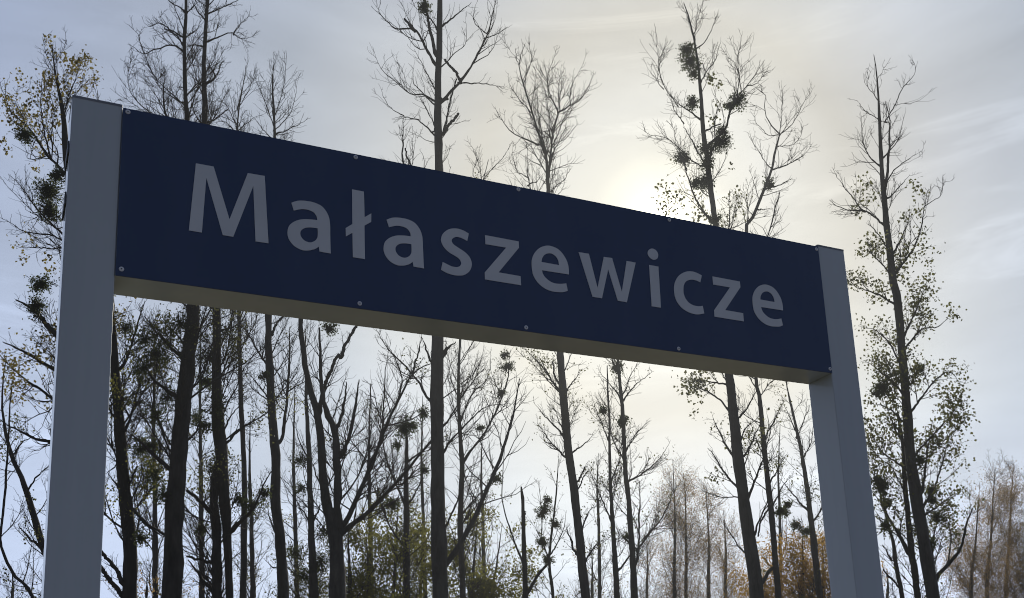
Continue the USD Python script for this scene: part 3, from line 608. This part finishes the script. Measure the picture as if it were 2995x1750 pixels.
tree('poplar_tree', 'leaning trunk under the middle of the board with a forked fan-shaped bare top', 28, 24,
     [px(5, [(1195, 1472, 46), (1150, 1000, 42), (1115, 750, 40), (1090, 500, 38), (1070, 270, 35)]), px(2, [(1010, 960, 19), (1002, 770, 15), (978, 700, 12), (930, 550, 9), (892, 420, 7), (872, 310, 4), (900, 220, 2.5)])],
     [lim(2, [(1012, 960), (1030, 770), (1058, 600), (1070, 550), (1030, 470), (1010, 380), (1000, 300)], 12, 3), lim(2, [(1070, 555), (1130, 520), (1185, 480), (1247, 370)], 7, 2), lim(2, [(1075, 540), (1070, 420), (1100, 330)], 5, 2), lim(2, [(1020, 480), (1015, 370), (1060, 225)], 4, 2),
      lim(2, [(970, 710), (900, 680), (860, 660), (810, 620), (760, 540), (735, 500)], 8, 2), lim(2, [(930, 550), (870, 480), (840, 430), (830, 380)], 5, 2), lim(2, [(892, 420), (930, 300), (925, 215)], 4, 2), lim(2, [(872, 320), (862, 250)], 3, 2), lim(2, [(995, 730), (975, 600), (972, 440)], 6, 3),
      lim(2, [(1030, 770), (1090, 650), (1100, 570)], 5, 2), lim(2, [(1130, 520), (1140, 430), (1190, 320)], 4, 2), lim(2, [(1022, 1120), (940, 980), (915, 900), (905, 800), (903, 700)], 9, 3), lim(2, [(915, 920), (970, 880), (975, 830)], 5, 2), lim(2, [(910, 870), (860, 830), (845, 740)], 4, 2), lim(2, [(1015, 960), (1060, 920), (1110, 880), (1120, 800)], 5, 2),
      lim(5, [(1065, 440), (990, 330), (900, 240)], 11, 4), lim(5, [(1105, 460), (1150, 400), (1200, 340)], 9, 3), lim(5, [(1085, 675), (1000, 590), (930, 520)], 10, 3), lim(5, [(1112, 740), (1060, 570), (1035, 530)], 8, 4), lim(5, [(1138, 755), (1190, 720), (1235, 655)], 9, 4), lim(5, [(1160, 890), (1175, 860), (1190, 820)], 9, 8), lim(5, [(1148, 1255), (1125, 1190), (1103, 1125)], 12, 8),
      lim(5, [(1090, 770), (1010, 690), (960, 610)], 9, 3), lim(5, [(1180, 1140), (1220, 1060), (1260, 1010)], 9, 4), lim(5, [(1168, 930), (1200, 870), (1225, 840)], 7, 3), lim(5, [(1060, 400), (1042, 340), (1036, 300)], 9, 8), lim(5, [(1195, 1300), (1250, 1220), (1310, 1180)], 10, 4)],
     crown=(0.42, 1), dens=1.3, reach=0.08, longest=1.6, twigs=(4.4, 3.8), patchy=.4, leaf='leaf_olive', leaf_n=560, leaf_zone=(.3, .6), **BARE)
tree('dead_snag', 'broken dead trunk with a jagged top right of the curved limb', 28, 26, [px(5, [(900, 1472, 27), (895, 1050, 19), (886, 950, 13), (882, 925, 7)])],
     [lim(5, [(892, 1300), (850, 1200), (800, 1050), (782, 950), (792, 760), (800, 590)], 9, 3), lim(5, [(905, 1640), (925, 1470), (960, 1380), (1012, 1305)], 18, 14, None), lim(5, [(893, 1060), (903, 1050)], 8, 5)],
     crown=(0.8, .9), dens=0.3, twigs=(0.8, 0), reach=0.04, group=None, bark='bark_dark', cat='dead tree')
tree('poplar_tree', 'slim tree hung with four mistletoe balls between the snag and the leaning trunk', 34, 27,
     [px(5, [(1042, 1472, 16), (1022, 1300, 13), (1042, 1100, 10), (1060, 900, 6), (1065, 790, 3)])], [lim(5, [(1022, 1290), (985, 1180), (985, 1050), (960, 900)], 8, 3), lim(5, [(1030, 1250), (1090, 1150), (1110, 1050)], 7, 3)],
     mist=[(5, 990, 1040, 50), (5, 1050, 1105, 32), (5, 985, 1195, 44), (5, 1012, 1280, 36), (5, 1010, 985, 22)], crown=(0.3, 1), dens=2.6, reach=0.12, longest=1.7, leaf='leaf_olive', leaf_n=700, leaf_size=0.06, **BARE)
tree('poplar_tree', 'thin straight bare tree left of the pair below the sun', 31, 28,
     [px(5, [(1355, 1472, 30), (1335, 1150, 22), (1320, 850, 16), (1310, 500, 10), (1305, 330, 5)])], [lim(5, [(1360, 1330), (1420, 1260), (1500, 1180)], 11, 5), lim(5, [(1335, 1120), (1270, 950), (1220, 830)], 9, 3), lim(5, [(1325, 900), (1370, 780), (1390, 640)], 7, 3), lim(5, [(1315, 700), (1260, 560), (1225, 450)], 6, 2)],
     crown=(0.35, 1), dens=2.6, reach=0.10, longest=1.7, twigs=(4.4, 4.2), patchy=.4, leaf='leaf_olive', leaf_n=460, **BARE)
tree('poplar_tree', 'tall thin tree below the sun with mistletoe just under the board', 29, 29,
     [px(5, [(1442, 1472, 36), (1420, 1100, 26), (1396, 800, 22), (1380, 500, 18), (1364, 330, 13), (1358, 200, 6), (1355, 100, 3)])],
     [lim(5, [(1450, 1290), (1462, 1150), (1462, 1000), (1458, 890)], 12, 7), lim(5, [(1452, 1240), (1510, 1150), (1565, 1080), (1640, 920)], 12, 5), lim(5, [(1370, 380), (1330, 310), (1310, 250)], 9, 5), lim(5, [(1372, 500), (1320, 420), (1250, 340)], 8, 3), lim(5, [(1385, 500), (1450, 420), (1540, 350)], 8, 3),
      lim(5, [(1405, 900), (1480, 850), (1560, 780), (1600, 700)], 9, 3), lim(5, [(1395, 800), (1340, 700), (1290, 560)], 8, 3), lim(5, [(1392, 760), (1450, 660), (1530, 580)], 8, 3), lim(5, [(1378, 480), (1430, 360), (1460, 290)], 7, 3)],
     mist=[(5, 1352, 328, 40), (5, 1388, 590, 28), (5, 1410, 1170, 24), (5, 1378, 610, 24), (5, 1285, 545, 18)], crown=(0.35, 0.95), dens=1.9, reach=0.09, longest=1.7, twigs=(4.2, 4.2), patchy=.4, leaf='leaf_olive', leaf_n=420, **BARE)
tree('poplar_tree', 'poplar by the sun loaded with many mistletoe clumps above the board', 27, 30,
     [px(6, [(372, 1472, 72), (320, 1100, 60), (276, 800, 55), (240, 500, 45), (225, 380, 42)]), px(3, [(155, 1110, 28), (130, 900, 27), (102, 650, 22), (86, 400, 15), (62, 230, 10), (40, 110, 7), (10, 20, 4)])],
     [lim(3, [(205, 640), (232, 560), (270, 480), (320, 420), (402, 300)], 11, 3), lim(3, [(125, 830), (170, 720), (205, 630)], 12, 11), lim(3, [(130, 850), (80, 740), (45, 670), (10, 610)], 10, 6), lim(3, [(150, 1100), (100, 1040), (55, 960), (0, 800), (-40, 760)], 13, 6), lim(3, [(90, 590), (40, 555), (-20, 520), (-90, 440)], 9, 3),
      lim(3, [(85, 420), (120, 360), (165, 300), (200, 210), (205, 180)], 6, 2), lim(3, [(62, 240), (110, 200), (150, 130), (185, 30)], 6, 2), lim(3, [(60, 220), (75, 100), (95, 0)], 5, 2), lim(3, [(275, 330), (280, 270), (300, 150)], 4, 2), lim(3, [(270, 480), (275, 340), (200, 240)], 5, 2), lim(3, [(320, 420), (370, 400), (440, 290)], 4, 2),
      lim(3, [(40, 130), (20, 60), (-20, -20)], 4, 2), lim(3, [(-20, 520), (-90, 400), (-110, 260), (-120, 140)], 5, 2), lim(3, [(-90, 440), (-115, 380), (-70, 190)], 4, 2), lim(3, [(10, 610), (-50, 520), (-85, 430)], 5, 2), lim(3, [(60, 800), (-60, 690), (-160, 660), (-220, 620)], 6, 2), lim(3, [(20, 830), (-20, 720), (-60, 580)], 5, 2), lim(3, [(100, 650), (150, 620), (190, 600)], 8, 6), lim(3, [(230, 1130), (238, 930)], 6, 4),
      lim(6, [(215, 420), (110, 400), (0, 390)], 8, 3), lim(6, [(238, 560), (170, 480), (60, 430), (10, 420)], 10, 4), lim(6, [(258, 790), (200, 690), (148, 595)], 12, 8), lim(6, [(268, 920), (200, 830), (133, 728)], 12, 8), lim(6, [(278, 975), (190, 965), (110, 940), (40, 890)], 6, 3), lim(6, [(290, 780), (330, 720), (380, 620)], 12, 6),
      lim(6, [(270, 590), (320, 520), (370, 420)], 9, 4), lim(6, [(320, 990), (390, 800), (460, 540)], 12, 5), lim(6, [(350, 1180), (380, 1090), (470, 900)], 12, 5), lim(6, [(285, 750), (310, 640), (400, 560)], 9, 4), lim(6, [(305, 1240), (240, 1150), (200, 1090)], 9, 4)],
     mist=[(3, 40, 300, 60), (3, 20, 240, 40), (3, 55, 360, 30), (3, 50, 505, 40), (3, 272, 490, 48), (3, 190, 700, 56), (3, 200, 650, 34), (3, 115, 730, 44), (3, 110, 890, 54), (3, 5, 775, 44), (3, 120, 800, 40), (3, 70, 900, 34), (3, 235, 520, 28), (3, 155, 1080, 30)],
     crown=(0.38, 1), dens=1.1, reach=0.08, longest=1.6, twigs=(3.8, 3.8), leaf='leaf_olive', leaf_n=1500, leaf_size=0.075, leaf_zone=(.45, .78), clump=0.16, bunches=[(3, 150, 390, 34), (3, 190, 410, 24), (3, 130, 380, 20), (3, 150, 590, 28), (3, 190, 510, 28), (2, 1580, 930, 42), (2, 1620, 980, 46), (2, 1560, 1000, 38), (2, 1665, 970, 38), (2, 1620, 1040, 46), (3, 60, 1080, 46), (3, 190, 1090, 38), (3, 240, 815, 15), (6, 30, 430, 46), (6, 90, 400, 46), (6, 60, 570, 24), (6, 165, 865, 34), (6, 140, 880, 16)], **BARE)
tree('poplar_tree', 'slim stem curving right with a thin bare top just left of the right post', 30, 31,
     [px(6, [(455, 1300, 30), (430, 1000, 28), (400, 700, 25), (377, 450, 18), (362, 380, 16)]), px(3, [(318, 1160, 17), (345, 1080, 16), (378, 1000, 15), (440, 840, 12), (458, 740, 10), (480, 665, 8), (430, 610, 5), (405, 540, 4), (410, 460, 3), (372, 440, 2)])],
     [lim(3, [(480, 665), (540, 610), (580, 530), (655, 422)], 5, 2), lim(3, [(445, 835), (540, 800), (610, 750), (648, 700)], 7, 2), lim(3, [(440, 830), (390, 780), (355, 720), (335, 660)], 5, 2), lim(3, [(425, 925), (490, 905), (545, 870)], 7, 4), lim(3, [(480, 665), (490, 520), (490, 390)], 4, 2), lim(3, [(480, 660), (430, 655), (372, 600), (355, 540)], 4, 2),
      lim(3, [(418, 1165), (455, 1040), (475, 955)], 7, 5), lim(3, [(385, 1025), (435, 1025)], 5, 3), lim(3, [(350, 1070), (310, 1020), (290, 900)], 4, 2), lim(3, [(465, 720), (560, 690), (590, 600)], 4, 2),
      lim(6, [(400, 700), (450, 590), (500, 500)], 9, 4), lim(6, [(420, 920), (470, 840), (520, 760)], 9, 4), lim(6, [(415, 800), (370, 700), (330, 620)], 8, 3), lim(6, [(430, 1020), (390, 1100), (370, 1180)], 8, 8), lim(6, [(440, 1040), (480, 960), (540, 880)], 9, 4), lim(6, [(460, 1310), (430, 1340), (400, 1400)], 16, 20)],
     mist=[(6, 480, 1040, 34), (6, 520, 1010, 26), (3, 425, 905, 34)], crown=(0.4, 1), dens=1.3, reach=0.09, longest=1.5, twigs=(3.0, 3.2), leaf='leaf_olive', leaf_n=500, leaf_size=0.06, leaf_zone=(.3, .7), **BARE)
tree('poplar_tree', 'thin tree directly left of the right post below the board', 36, 32,
     [px(6, [(655, 1300, 32), (640, 1170, 30), (610, 950, 24), (570, 700, 16), (530, 500, 10), (516, 430, 6), (510, 330, 3)])], [lim(6, [(620, 1040), (550, 960), (480, 880)], 10, 4), lim(6, [(630, 1120), (700, 1000), (730, 930)], 9, 4), lim(6, [(590, 800), (640, 720), (660, 620)], 8, 3), lim(6, [(560, 650), (510, 560), (480, 470)], 6, 2), lim(6, [(560, 680), (600, 580), (610, 470)], 6, 2)],
     mist=[(6, 560, 1110, 36), (6, 610, 1140, 34), (6, 510, 1050, 26)], crown=(0.35, 1), dens=2.4, reach=0.09, longest=1.7, twigs=(3.2, 3.4), leaf='leaf_olive', leaf_n=500, leaf_size=0.06, **BARE)
tree('poplar_tree', 'tall leafy poplar standing alone right of the right post', 25, 33,
     [px(6, [(1232, 1472, 66), (1190, 1200, 60), (1140, 900, 54), (1110, 600, 47), (1085, 300, 42), (1062, 0, 40)]), px(3, [(1046, 1400, 38), (1024, 1200, 32), (1002, 1000, 27), (985, 800, 21), (975, 600, 14), (960, 400, 8), (944, 275, 3)])],
     [lim(3, [(1000, 1110), (940, 1060), (890, 1040), (840, 1042), (770, 1020), (718, 988)], 10, 5), lim(3, [(890, 1030), (840, 960), (780, 890), (745, 830)], 7, 3), lim(3, [(1005, 900), (1040, 840), (1110, 780), (1190, 730)], 8, 2), lim(3, [(1000, 760), (1050, 690), (1100, 650)], 7, 2), lim(3, [(1005, 920), (1005, 760), (1010, 600), (990, 500)], 14, 7), lim(3, [(1000, 600), (1050, 510), (1085, 430), (1140, 350), (1120, 270)], 6, 2),
      lim(3, [(985, 830), (920, 760), (900, 690), (890, 560)], 8, 3), lim(3, [(975, 600), (920, 560), (870, 500)], 5, 2), lim(3, [(970, 500), (910, 420), (930, 340)], 4, 2), lim(3, [(960, 400), (990, 320)], 3, 2), lim(3, [(1030, 960), (1090, 890), (1130, 850)], 7, 3), lim(3, [(1040, 1250), (1090, 1150), (1130, 1040)], 9, 4), lim(3, [(1060, 1330), (1150, 1200), (1190, 1020), (1210, 940)], 10, 4), lim(3, [(1190, 1020), (1250, 960), (1288, 870)], 4, 2),
      lim(3, [(1030, 1250), (980, 1180), (920, 1100)], 8, 4), lim(3, [(1040, 1380), (980, 1300), (920, 1230), (900, 1160)], 9, 4), lim(6, [(1065, 40), (960, -30), (880, -60), (810, -110)], 10, 4), lim(6, [(1080, 330), (1030, 240), (960, 170), (890, 150)], 10, 4), lim(6, [(1100, 240), (1180, 150), (1270, 140), (1340, 60)], 10, 3), lim(6, [(1120, 560), (1200, 450), (1300, 360), (1380, 440)], 12, 4),
      lim(6, [(1160, 760), (1240, 660), (1330, 560), (1370, 480)], 12, 5), lim(6, [(1185, 940), (1205, 800), (1240, 600)], 15, 10), lim(6, [(1195, 1000), (1260, 870), (1330, 680)], 14, 6), lim(6, [(1090, 480), (1040, 400), (960, 330), (900, 290)], 11, 5), lim(6, [(1105, 620), (1030, 540), (940, 500)], 11, 5), lim(6, [(1110, 740), (1050, 660), (1000, 540)], 13, 6), lim(6, [(1080, 200), (1150, 60), (1210, -60)], 11, 5),
      lim(6, [(1130, 860), (1060, 800), (980, 720), (930, 600)], 11, 5), lim(6, [(1200, 1060), (1290, 1000), (1380, 930)], 10, 4)],
     mist=[(6, 985, 430, 50), (6, 960, 460, 34), (6, 1172, 790, 24), (6, 1165, 1215 - 875, 20)], crown=(0.3, 1), dens=1.1, reach=0.10, longest=1.7, stout=0.006, twigs=(3.4, 3.6), leaf='leaf_olive', leaf_n=6000, leaf_size=0.07, leaf_zone=(.28, .74), clump=0.11, patchy=.55, group=None,
     bunches=[(3, 900, 905, 40), (3, 860, 950, 38), (3, 920, 985, 46), (3, 860, 1040, 38), (3, 945, 960, 30), (3, 1150, 920, 34), (3, 1190, 950, 24), (3, 1160, 1040, 46), (3, 1085, 1080, 34), (3, 1170, 1130, 34), (3, 1185, 1220, 38), (3, 910, 1190, 26), (3, 1150, 1250, 46), (3, 960, 1230, 38), (3, 1210, 1290, 28), (3, 1220, 1350, 22), (3, 950, 1400, 46), (3, 1110, 1390, 46), (3, 1135, 895, 14), (6, 1300, 560, 50), (6, 1350, 440, 46), (6, 1290, 480, 44), (6, 1340, 580, 34), (6, 1330, 520, 30)], bunch_n=22)
tree('poplar_tree', 'darker second stem leaning close on the left of the lone leafy poplar', 25.6, 34,
     [px(6, [(1165, 1472, 34), (1130, 1250, 32), (1110, 1100, 27), (1095, 900, 24), (1080, 700, 18), (1060, 560, 10)])], [lim(6, [(1115, 1250), (1060, 1150), (1000, 1050), (955, 900), (925, 750)], 20, 6), lim(6, [(1085, 700), (1030, 590), (990, 480)], 9, 4), lim(6, [(1100, 960), (1040, 850), (1000, 800)], 9, 4)],
     mist=[(6, 985, 920, 48), (6, 960, 890, 32), (6, 1010, 1000, 30), (6, 1000, 1110, 34)], crown=(0.3, 0.95), dens=2.2, reach=0.12, longest=1.8, twigs=(3.2, 3.6), leaf='leaf_olive', leaf_n=800, leaf_size=0.07, bark='bark_dark', group=None)
tree('poplar_tree', 'low bushy stem with mistletoe right of the lone leafy poplar trunk', 27, 35,
     [px(6, [(1250, 1500, 30), (1252, 1380, 24), (1310, 1310, 18), (1370, 1230, 14), (1400, 1100, 9), (1430, 1030, 5)])], [lim(6, [(1252, 1380), (1230, 1250), (1250, 1120), (1300, 980)], 12, 4), lim(6, [(1310, 1300), (1330, 1150), (1320, 1020)], 9, 3)],
     mist=[(6, 1225, 940, 40), (6, 1250, 1065, 46), (6, 1220, 1200, 40), (6, 1235, 990, 28)], crown=(0.35, 1), dens=2.6, reach=0.16, longest=1.8, leaf='leaf_olive', leaf_n=700, leaf_size=0.07, bark='bark_dark', group=None)
tree('poplar_tree', 'thin dark stem close to the right edge of the right post', 28, 36,
     [px(6, [(1085, 1472, 22), (1055, 1300, 20), (1040, 1180, 16), (1005, 1050, 11), (985, 900, 6)])], [lim(6, [(1055, 1300), (1010, 1240), (985, 1215)], 8, 5), lim(6, [(1075, 1430), (1010, 1360), (975, 1330)], 9, 6)], crown=(0.3, 1), dens=2.2, reach=0.14, longest=1.3, bark='bark_dark', group=None)


def young(name, label, depth, seed, tile, x, ytop, wid, lf, n, grp, size=0.06, reach=0.3, xt=None, **kw):
    o = dict(crown=(0.5, 1), dens=2.8, reach=reach, longest=2.9, stout=0.0045, up=0.5, twigs=(2.6, 2.2), leaf=lf, leaf_n=n, leaf_size=size, group=grp, clump=0.12, leaf_zone=(0.58, 1.0))
    o.update(kw)
    xt = x if xt is None else xt
    return tree(name, label, depth, seed, [px(tile, [(x, 1480, wid), (x * .6 + xt * .4 + 4, (1480 + ytop) / 2, wid * .55), (xt, ytop, wid * 0.12)])], **o)


YG = 'young trees in yellow-green leaf'
young('young_tree', 'yellow-green leafy young tree left of the central trunk foot', 36, 41, 5, 250, 960, 20, 'leaf_green', 5200, YG, size=0.085, xt=280)
young('young_tree', 'yellow-green leafy young tree showing on the right side of the central trunk foot', 37, 42, 5, 640, 1050, 20, 'leaf_green', 5200, YG, size=0.085, xt=670)
young('young_tree', 'short yellow-green leafy tree with leaning top between central trunk and snag', 38, 43, 5, 740, 1110, 16, 'leaf_green', 4200, YG, size=0.085, xt=790)
young('young_tree', 'small yellow-green leafy tree below the mistletoe-crowned small tree', 39, 47, 5, 385, 1060, 16, 'leaf_green', 4200, YG, size=0.085, xt=400)
young('young_tree', 'low yellow-green leafy tree right beside the wide forked poplar foot', 37, 48, 5, 130, 1120, 16, 'leaf_green', 3600, YG, size=0.08, xt=120)
young('young_tree', 'dense olive young tree behind the wide forked poplar foot', 36, 44, 5, 30, 1110, 22, 'leaf_olive', 3600, YG)
young('young_tree', 'dim young tree with few leaves left of the wide forked poplar', 38, 45, 4, 1540, 1120, 22, 'leaf_olive', 2000, YG)
young('shrub', 'low brownish shrub between the two thick left trunks', 34, 46, 4, 720, 1365, 14, 'leaf_brown', 1500, None, cat='shrub')
BO = 'autumn birches behind the poplars'
young('birch_tree', 'dense orange-leaved birch left of the right post foot', 40, 51, 6, 590, 1170, 26, 'leaf_orange', 14000, None, size=0.07, reach=0.35, dens=5, twigs=(3.0, 2.5), droop=.25, crown=(0.5, 1), leaf_zone=(.55, 1), patchy=.3, bark='bark', twig='birch_twig', cat='birch', clump=0.2)
young('birch_tree', 'orange birch lower right against the right post foot', 41, 52, 6, 690, 1180, 22, 'leaf_orange', 10000, None, size=0.07, reach=0.3, dens=5, twigs=(3.0, 2.5), droop=.25, crown=(0.5, 1), leaf_zone=(.55, 1), patchy=.3, twig='birch_twig', cat='birch', clump=0.2)
specs = [(5, 1640, 790, 'bare tipped birch farthest left in the brown birch group below the sun'), (6, 20, 860, 'brown birch just right of the thin tree pair below the sun'), (6, 130, 930, 'brown birch with upright bare top left of the mistletoe poplar trunk'), (6, 215, 1040, 'short sparse birch close against the mistletoe poplar trunk'),
         (6, 1420, 960, 'pale feathery birch nearest the lone leafy poplar at the right'), (6, 1500, 830, 'pale feathery birch with the pointed top second from the right edge'), (6, 1590, 830, 'tall pale feathery birch leaning in from the right edge'), (6, 1690, 900, 'pale feathery birch cut by the right edge')]
for i, (tl_, x, yt, lab) in enumerate(specs):
    right = tl_ == 6 and x > 1000
    young('birch_tree', lab, 47 + (i * 37 % 7), 60 + i, tl_, x, yt, 20, 'leaf_brown', 11000 if right else 7000, 'pale birches at the right edge' if right else BO, size=0.05, clump=0.2, reach=0.24, dens=3.8, stout=0.0035, twigs=(4.0, 4.2), droop=.42, crown=(0.42, 1), leaf_zone=(0.45, 1), patchy=0.25, bark='birch_bark' if right else 'bark',
          twig='birch_twig', cat='birch', angle=32, up=0.5, xt=x + (40 if right else -12), rmin=0.0055, longest=2.6)
for i, (tl_, x, yt, lab) in enumerate([(4, 1250, 1350, 'low brown birch top between the forked trunk and the slender poplar'), (4, 60, 1330, 'low brown birch top at the bottom left corner'), (5, 1500, 1150, 'bare brown birch right of the tall thin tree below the sun'), (5, 1230, 1200, 'thin brown birch right of the leaning trunk foot'), (6, 1010, 1330, 'low brown birch just right of the right post foot')]):
    young('birch_tree', lab, 50 + i, 80 + i, tl_, x, yt, 15, 'leaf_brown', 1200, None, size=0.055, reach=0.22, dens=4.5, twigs=(3.2, 3.2), droop=.35, crown=(0.55, 1), twig='birch_twig', cat='birch', angle=34)

# thinner poplars standing farther back among the left trunks
BK = [(4, 300, 640, 38, 26, 'bare thin poplar showing between the left post and the trunk beside it'), (4, 760, 100, 36, 30, 'thin dark poplar between the two thick left trunks'), (4, 985, 150, 37, 28, 'thin dark poplar close behind the forked dark trunk'),
      (4, 1230, 560, 39, 24, 'bare thin poplar just left of the slender poplar trunk'), (4, 1450, 420, 40, 24, 'bare thin poplar right of the slender poplar trunk'), (5, 140, 420, 39, 26, 'bare thin poplar left of the mistletoe-crowned small tree'),
      (5, 395, 480, 41, 22, 'bare thin poplar just left of the central trunk'), (5, 690, 640, 42, 20, 'bare thin poplar crossing the big curved limb'), (5, 1260, 760, 43, 18, 'bare thin poplar just right of the leaning trunk'), (6, 480, 620, 42, 18, 'bare thin poplar left of the right post behind the slim stem')]
for i, (tl_, x, yt, d, w, lab) in enumerate(BK):
    tree('poplar_tree', lab, d, 120 + i, [px(tl_, [(x + 12, 1490, w), (x + 5, 1100, w * .8), (x - 4, (1100 + yt) / 2, w * .5), (x + 2, yt, w * .12)])], crown=(0.4, 1), dens=2.4, twigs=(2.6, 2.2), reach=0.13, longest=2.2, angle=40,
         leaf='leaf_olive', leaf_n=420, leaf_size=0.06, mist=[(tl_, x + (-1) ** i * 30, yt + 260, 34), (tl_, x - (-1) ** i * 25, yt + 430, 40)] if i in (0, 2) else [], group='thin poplars farther back')
